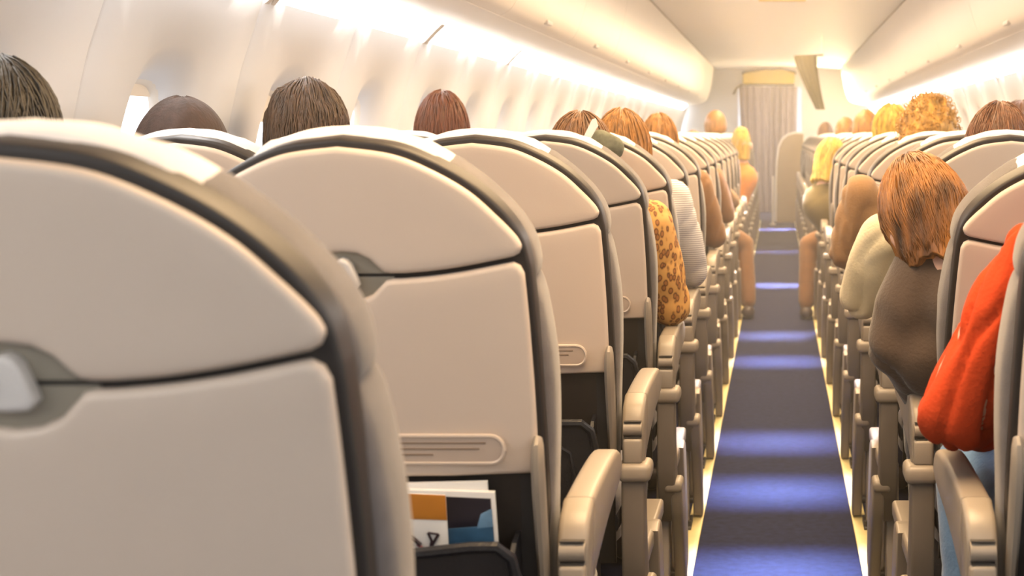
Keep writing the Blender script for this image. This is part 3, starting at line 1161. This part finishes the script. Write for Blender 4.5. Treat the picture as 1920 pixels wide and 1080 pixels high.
def person(label, x, k, head, hair, shirt, trousers, skin=None, side=0, shoulder=None, elbow=None, wrist=None, sleeve='long',
           rot=(0, 0, 0), hs=1.0, arm_r=1.0, leg=None, fine=0.010, bulge=0.0, wr=0.004, group=None, recl=0.0, folds=(1, 1, 1), other=None, knee_h=0.56):
    skin = skin or M_SKIN
    ys = row_y(k)
    root = empty('person', (x, ys + 0.33, 0.0), label, 'person', group)
    O = Vector(root.location)
    H = Vector(head)
    R = Matrix.Rotation(rot[2], 3, 'Z') @ Matrix.Rotation(rot[1], 3, 'Y') @ Matrix.Rotation(rot[0], 3, 'X')
    neck = H + R @ Vector((0, -0.02, -0.10 * hs))
    base = H + R @ Vector((0, -0.015, -0.165 * hs))
    base = Vector((base.x, base.y, base.z - 0.01))
    hip = Vector((x, ys + 0.335, 0.56))
    chest = base * 0.72 + hip * 0.28
    sh, el, wrt = {}, {}, {}
    for s in (-1, 1):
        sh[s] = base + Vector((s * 0.165, 0.0, -0.055))
        el[s] = Vector((x + s * 0.20, ys + 0.36, 0.735))
        wrt[s] = Vector((x + s * 0.12, ys + 0.55, 0.66))
    if side:
        if shoulder: sh[side] = Vector(shoulder)
        if elbow: el[side] = Vector(elbow)
        if wrist: wrt[side] = Vector(wrist)
    if other and side:
        el[-side], wrt[-side] = Vector(other[0]), Vector(other[1])
    if x < -0.8 or x > 0.8:         # keep shoulder and elbow clear of the side wall
        w = -1 if x < 0 else 1
        sh[w].x = w * min(abs(sh[w].x), 1.235)
        el[w].x = w * min(abs(el[w].x), 1.215)
    knee = {s: Vector((x + s * 0.10, ys + 0.66, knee_h)) for s in (-1, 1)}
    ank = {s: Vector((x + s * 0.09, ys + 0.64, 0.10)) for s in (-1, 1)}
    hipj = {s: hip + Vector((s * 0.085, 0.0, 0.0)) for s in (-1, 1)}
    if leg and side:
        knee[side], ank[side] = Vector(leg[0]), Vector(leg[1])

    def torso(b, g):
        for s in (-1, 1):
            o = Vector((s * 0.055, 0, 0))
            b.capsule(hip + o, 0.105 + g, hip * 0.5 + chest * 0.5 + o, 0.098 + g)
            b.capsule(hip * 0.5 + chest * 0.5 + o, 0.098 + g, chest + o * 1.15, 0.098 + g)
        b.capsule(base * 0.9 + chest * 0.1, 0.055 + g, chest, 0.10 + g)
        if g > 0:
            b.capsule(base, 0.062, base * 0.5 + neck * 0.5, 0.056)
        for s in (-1, 1):
            b.capsule(chest + Vector((s * 0.07, 0, 0.03)), 0.085 + g, sh[s], 0.052 * arm_r + g)
            b.capsule(base + Vector((0, 0, -0.005)), 0.050 + g, sh[s], 0.048 * arm_r + g)

    def arms(b, g, full=True, gr=1.0):
        for s in (-1, 1):
            a = arm_r if s == side else 1.0
            mid = (sh[s] + el[s]) / 2
            if s == side and bulge: mid = mid + Vector((-s * 0 + (bulge if x < 0 else -bulge), 0, 0))
            b.capsule(sh[s], (0.050 * a) * gr + g, mid, (0.047 * a) * gr + g)
            b.capsule(mid, (0.047 * a) * gr + g, el[s], (0.038 * a) * gr + g)
            if full:
                b.capsule(el[s], (0.038 * a) * gr + g, wrt[s], 0.026 * (1 + (a - 1) * 0.5) * gr + g)
    B = MB()
    torso(B, -0.004)
    arms(B, -0.004)
    for s in (-1, 1):
        B.capsule(hipj[s], 0.078, knee[s], 0.055)
        B.capsule(knee[s], 0.053, ank[s], 0.036)
        B.capsule(ank[s] + Vector((0, -0.02, -0.045)), 0.032, ank[s] + Vector((0, 0.14, -0.06)), 0.028)
        # hand
        d = (wrt[s] - el[s]).normalized()
        sd = d.cross(Vector((0, 0, 1)))
        sd = sd.normalized() if sd.length > 1e-3 else Vector((1, 0, 0))
        dn = sd.cross(d).normalized()
        pc = wrt[s] + d * 0.045
        B.capsule(wrt[s], 0.024, pc, 0.030, 12, 0.55, dn)
        B.capsule(pc - sd * 0.02, 0.02, pc + sd * 0.02, 0.02, 12, 0.7, dn)
        for q, ln in enumerate((0.036, 0.042, 0.039, 0.030)):
            f0 = pc + sd * (-0.027 + 0.018 * q) + d * 0.022
            f1 = f0 + d * ln * 0.8 - dn * 0.006
            f2 = f1 + d * ln * 0.4 - dn * 0.022
            B.capsule(f0, 0.0085, f1, 0.0080, 8)
            B.capsule(f1, 0.0080, f2, 0.0070, 8)
        tb = pc - sd * 0.028 * s - d * 0.015
        B.capsule(tb, 0.011, tb + d * 0.030 - sd * 0.022 * s - dn * 0.008, 0.0095, 8)
        B.capsule(tb + d * 0.030 - sd * 0.022 * s - dn * 0.008, 0.0095, tb + d * 0.056 - sd * 0.020 * s - dn * 0.016, 0.008, 8)
    # neck and head with a face
    B.capsule(base, 0.056, neck, 0.050)

    def hp(v):
        return H + R @ (Vector(v) * hs)
    B.ellipsoid(hp((0, -0.005, 0.022)), (0.074 * hs, 0.094 * hs, 0.092 * hs), R, 24, 16)
    B.ellipsoid(hp((0, 0.022, -0.045)), (0.056 * hs, 0.066 * hs, 0.070 * hs), R, 20, 12)
    B.ellipsoid(hp((0, 0.065, -0.098)), (0.024 * hs, 0.020 * hs, 0.016 * hs), R)
    B.capsule(hp((0, 0.085, 0.0)), 0.009 * hs, hp((0, 0.104, -0.036)), 0.013 * hs, 10)
    for s in (-1, 1):
        B.ellipsoid(hp((s * 0.013, 0.094, -0.040)), (0.008 * hs, 0.010 * hs, 0.008 * hs), R, 10, 8)
        B.capsule(hp((s * 0.012, 0.086, 0.022)), 0.010 * hs, hp((s * 0.045, 0.072, 0.022)), 0.010 * hs, 8)
        B.ellipsoid(hp((s * 0.078, -0.008, -0.012)), (0.010 * hs, 0.019 * hs, 0.032 * hs), R, 12, 8)
        B.ellipsoid(hp((s * 0.042, 0.062, -0.030)), (0.020 * hs, 0.020 * hs, 0.022 * hs), R, 12, 8)
    B.capsule(hp((-0.02, 0.083, -0.066)), 0.008 * hs, hp((0.02, 0.083, -0.066)), 0.008 * hs, 8)
    B.capsule(hp((-0.016, 0.081, -0.078)), 0.009 * hs, hp((0.016, 0.081, -0.078)), 0.009 * hs, 8)
    B.v = [tuple(Vector(p) - O) for p in B.v]
    link('body', bake(B, min(fine, 0.010), 3, 'body'), skin, root, 180)
    E = MB()
    for s in (-1, 1):
        E.ellipsoid(hp((s * 0.030, 0.073, 0.004)) - O, (0.012 * hs,) * 3, R, 12, 8)
    E.build('eyes', M_EYE, root)
    # hair
    style, length, wid, hm, strands = hair
    hb = hair_mesh(style, length, wid, seed=abs(x) * 7 + k, strands=strands)
    hb.v = [tuple(H + R @ (Vector(p) * hs + Vector((0, -0.003, 0.012)) * hs) - O) for p in hb.v]
    hb.build('hair', hm, root, 180)
    # shirt
    T = MB()
    torso(T, 0.008)
    arms(T, 0.010, sleeve == 'long')
    T.v = [tuple(Vector(p) - O) for p in T.v]
    me = bake(T, fine, 4, 'shirt')
    wrinkle(me, wr, 9.0, k * 3.1, folds)
    link('shirt', me, shirt, root, 180)
    # trousers and shoes
    T = MB()
    T.capsule(hipj[-1], 0.110, hipj[1], 0.110)
    for s in (-1, 1):
        T.capsule(hipj[s], 0.090, knee[s], 0.066)
        T.capsule(knee[s], 0.065, ank[s] + Vector((0, 0, 0.01)), 0.052)
    T.v = [tuple(Vector(p) - O) for p in T.v]
    me = bake(T, 0.014, 3, 'trousers')
    wrinkle(me, 0.003, 9.0, k)
    link('trousers', me, trousers, root, 180)
    for s in (-1, 1):
        T = MB()
        T.capsule(ank[s] + Vector((0, -0.03, -0.055)) - O, 0.042, ank[s] + Vector((0, 0.15, -0.062)) - O, 0.036, 14, 0.95, (0, 0, 1))
        T.build('shoe', M_SHOE, root, 180)
    return root


H_DARK = hair_mat('black_brown_hair', (0.045, 0.035, 0.022))
H_BUZZ = hair_mat('dark_brown_cropped_hair', (0.050, 0.026, 0.018), 0.25)
H_BUZZ.node_tree.nodes['Principled BSDF'].inputs['Roughness'].default_value = 0.75
H_TOUS = hair_mat('tousled_brown_hair', (0.085, 0.042, 0.018))
H_RED = hair_mat('chestnut_hair', (0.15, 0.044, 0.016), 0.3)
H_BROWN = hair_mat('brown_hair', (0.19, 0.085, 0.032))
H_GOLD = hair_mat('golden_brown_hair', (0.30, 0.13, 0.025))
H_AUB = mat('auburn_bob_hair', (0.24, 0.098, 0.022), 0.40, 0.85, 9, 0.6, 60, stretch=(3.0, 3.0, 0.45))  # strong tone variation carries golden highlights and nape shadow in the colour
H_CURL = hair_mat('curly_blond_hair', (0.46, 0.24, 0.045), 0.5)
H_BLOND = hair_mat('blond_hair', (0.48, 0.31, 0.05))
H_LONG = hair_mat('long_brown_hair', (0.17, 0.070, 0.032), 0.4)

C_GREY = cloth_mat('charcoal_cloth', (0.06, 0.06, 0.07))
C_NAVY = cloth_mat('navy_cloth', (0.03, 0.04, 0.09))
C_TAN = cloth_mat('tan_cloth', (0.30, 0.165, 0.070))
C_OLIVE = cloth_mat('olive_brown_cloth', (0.17, 0.13, 0.05))
C_BROWN = cloth_mat('brown_cloth', (0.20, 0.092, 0.030))
C_DBROWN = cloth_mat('dark_brown_cloth', (0.060, 0.038, 0.025))
C_RED = mat('red_orange_cloth', (0.43, 0.050, 0.014), 0.9, 0.10, 14, 0.3, 160, spec=0.12)
C_CREAM = cloth_mat('cream_olive_cloth', (0.62, 0.54, 0.36), 0.22, 9)
C_JEANS = cloth_mat('blue_denim', (0.10, 0.20, 0.36), 0.15, 30)
C_ORNG = cloth_mat('orange_cloth', (0.58, 0.20, 0.03))
C_LEO = leopard_mat()
C_STR = stripe_mat()

# left side, front to back of the picture
person('person with short dark hair, head cut by the left edge of the photo', -1.05, 2, (-1.085, 2.035, 1.122), ('short', 0, 1.0, H_DARK, 260), C_GREY, C_NAVY)
person('person with close-cropped brown hair beside the nearest window', -1.06, 3, (-1.135, 2.80, 1.092), ('buzz', 0, 1.08, H_BUZZ, 0), C_NAVY, C_GREY, M_SKIN2)
person('person with tousled brown hair, third head from the left', -1.06, 4, (-1.155, 3.60, 1.143), ('tousled', 0, 1.06, H_TOUS, 320), C_GREY, C_NAVY)
person('person with short chestnut hair, fourth head from the left', -1.02, 5, (-1.000, 4.38, 1.143), ('short', 0, 0.92, H_RED, 200), C_NAVY, C_NAVY)
person('person in a leopard print top on the left, sleeve over the armrest', -0.50, 4, (-0.487, 3.63, 1.068), ('short', 0, 1.0, H_BROWN, 200), C_LEO, C_GREY,
       side=1, shoulder=(-0.322, 3.62, 0.930), elbow=(-0.268, 3.66, 0.728), wrist=(-0.31, 3.90, 0.715), arm_r=1.15, wr=0.005)
person('person in a fine striped top, golden head ahead of the leopard print one', -0.50, 5, (-0.465, 4.39, 1.090), ('short', 0, 1.0, H_GOLD, 160), C_STR, C_NAVY,
       side=1, shoulder=(-0.318, 4.42, 0.96), elbow=(-0.262, 4.52, 0.73), wrist=(-0.30, 4.78, 0.72), arm_r=1.05)
person('person in a brown long sleeve on the left, ahead of the striped one', -0.50, 7, (-0.480, 5.95, 1.100), ('short', 0, 0.92, H_GOLD, 100), C_BROWN, C_NAVY,
       side=1, shoulder=(-0.330, 6.0, 0.95), elbow=(-0.262, 6.06, 0.735), wrist=(-0.33, 6.3, 0.72), arm_r=1.1)
person('person with brown hair low behind the left seats, ninth row', -0.52, 9, (-0.50, 7.52, 1.02), ('short', 0, 1.0, H_BROWN, 0), C_BROWN, C_NAVY,
       side=1, shoulder=(-0.325, 7.52, 0.93), elbow=(-0.265, 7.58, 0.74), wrist=(-0.33, 7.8, 0.72), fine=0.014)
person('person sitting on the left with a brown knee pushed into the aisle', -0.48, 11, (-0.52, 9.06, 1.04), ('short', 0, 0.9, H_BROWN, 0), C_TAN, C_BROWN,
       side=1, leg=((-0.215, 9.28, 0.46), (-0.185, 9.20, 0.10)), fine=0.014)
person('person with a golden head rising highest among the far left seats', -0.52, 15, (-0.516, 12.17, 1.215), ('short', 0, 1.1, H_GOLD, 0), C_GREY, C_NAVY, fine=0.014)
person('person with blond hair in orange leaning into the aisle on the left', -0.42, 14, (-0.285, 11.52, 1.07), ('long', 0.13, 0.82, H_BLOND, 40), C_ORNG, C_GREY,
       side=1, shoulder=(-0.30, 11.50, 0.90), elbow=(-0.25, 11.54, 0.735), wrist=(-0.32, 11.7, 0.70), fine=0.014)
# right side
person('person in a red-orange long sleeve leaning an elbow on the nearest armrest', 0.50, 2, (0.53, 2.08, 1.16), ('short', 0, 1.0, H_BROWN, 60), C_RED, C_JEANS,
       side=-1, shoulder=(0.372, 2.02, 0.965), elbow=(0.250, 2.05, 0.770), wrist=(0.32, 2.28, 0.715), arm_r=1.36, bulge=0.004, wr=0.013, fine=0.007, folds=(1.8, 1.8, 0.7),
       leg=((0.325, 2.44, 0.60), (0.34, 2.40, 0.10)))
person('person with an auburn bob in a dark brown top leaning into the aisle', 0.44, 3, (0.281, 2.73, 0.985), ('bob', 0.098, 0.98, H_AUB, 420), C_DBROWN, C_GREY,
       rot=(math.radians(-22), math.radians(-12), math.radians(14)), side=-1, hs=0.93, shoulder=(0.285, 2.72, 0.885), elbow=(0.226, 2.72, 0.770), wrist=(0.31, 2.95, 0.73), arm_r=1.4, wr=0.008, bulge=0.006)
person('person in a cream T-shirt with long brown hair at the right edge', 0.50, 4, (0.545, 3.61, 1.085), ('long', 0.20, 0.97, H_LONG, 300), C_CREAM, C_GREY,
       side=-1, shoulder=(0.270, 3.56, 0.90), elbow=(0.205, 3.62, 0.755), wrist=(0.28, 3.85, 0.72), arm_r=1.3, sleeve='short', wr=0.010)
person('person in a tan top whose sleeve overhangs the aisle on the right', 0.48, 5, (0.46, 4.42, 0.98), ('short', 0, 0.9, H_BROWN, 0), C_TAN, C_NAVY,
       side=-1, shoulder=(0.245, 4.34, 0.98), elbow=(0.195, 4.38, 0.80), wrist=(0.29, 4.6, 0.73), arm_r=0.95, wr=0.008)
person('person with a big curly blond head above the right seats', 0.53, 6, (0.530, 5.16, 1.135), ('curly', 0, 1.04, H_CURL, 0), C_GREY, C_NAVY)
person('person with brown hair at the far right edge, near the windows', 1.02, 7, (0.99, 5.95, 1.145), ('long', 0.18, 1.1, H_LONG, 120), C_NAVY, C_NAVY)
person('person with straight blond hair just beyond the curly head', 0.52, 8, (0.525, 6.75, 1.150), ('long', 0.16, 1.0, H_BLOND, 120), C_GREY, C_NAVY, fine=0.014)
person('person with golden hair on the right, third head beyond the curly one', 0.55, 11, (0.547, 9.08, 1.170), ('short', 0, 1.0, H_GOLD, 0), C_TAN, C_BROWN,
       side=-1, leg=((0.20, 9.24, 0.46), (0.18, 9.16, 0.10)), fine=0.014)
person('person with blond hair hanging low, leaning into the aisle on the right', 0.44, 10, (0.290, 8.36, 0.995), ('long', 0.15, 0.95, H_BLOND, 80), C_OLIVE, C_GREY,
       rot=(math.radians(-15), math.radians(14), 0), side=-1, shoulder=(0.29, 8.36, 0.86), elbow=(0.24, 8.42, 0.74), wrist=(0.30, 8.6, 0.72), fine=0.014)
person('person with a small brown head above the distant right seats', 0.53, 14, (0.530, 11.42, 1.150), ('short', 0, 1.0, H_GOLD, 0), C_GREY, C_NAVY, fine=0.014)
person('person with the most distant brown head, near the end of the right rows', 0.50, 19, (0.500, 15.3, 1.145), ('short', 0, 1.0, H_BROWN, 0), C_GREY, C_NAVY, fine=0.014)

# the small grey-green pillow with a white flap lying on the fourth seat's headrest
root = empty('travel_pillow', (-0.408, 3.465, 1.075), 'small grey-green travel pillow with a white flap on a left seat top', 'pillow')
pg = MB()
pg.capsule((-0.012, 0.0, 0.058), 0.034, (0.016, 0.0, 0.048), 0.030, 18, 0.6, (0, 1, 0))
pg.build('pillow_body', mat('grey_green_cloth', (0.15, 0.15, 0.10), 0.8, 0.35, 60), root, 180)
pg = MB()
pg.loft([[(-0.060, y, 0.045), (-0.045, y, 0.045), (-0.012, y, 0.100), (-0.018, y, 0.118), (-0.026, y, 0.115)] for y in (-0.036, -0.030)])
pg.build('white_flap', M_PAPER, root, 0)

# ------------------------------------------------------------------ faint warm haze, an added volume standing in for glare
hz = MB()
hz.box(-1.18, 1.18, 1.6, 19.85, 0.01, 2.03)
hm_ = bpy.data.materials.new('glare_haze')
hm_.use_nodes = True
nt_ = hm_.node_tree
nt_.nodes.remove(nt_.nodes['Principled BSDF'])
vs_ = nt_.nodes.new('ShaderNodeVolumeScatter')
vs_.inputs['Color'].default_value = (1.0, 0.90, 0.72, 1)
vs_.inputs['Density'].default_value = 0.015
vs_.inputs['Anisotropy'].default_value = 0.35
nt_.links.new(vs_.outputs[0], nt_.nodes['Material Output'].inputs['Volume'])
ho = hz.build('haze', hm_, None, 0)
tag(ho, 'faint warm haze added to veil the rows beyond the nearest seat', 'haze', kind='stuff')
S.cycles.volume_bounces = 0
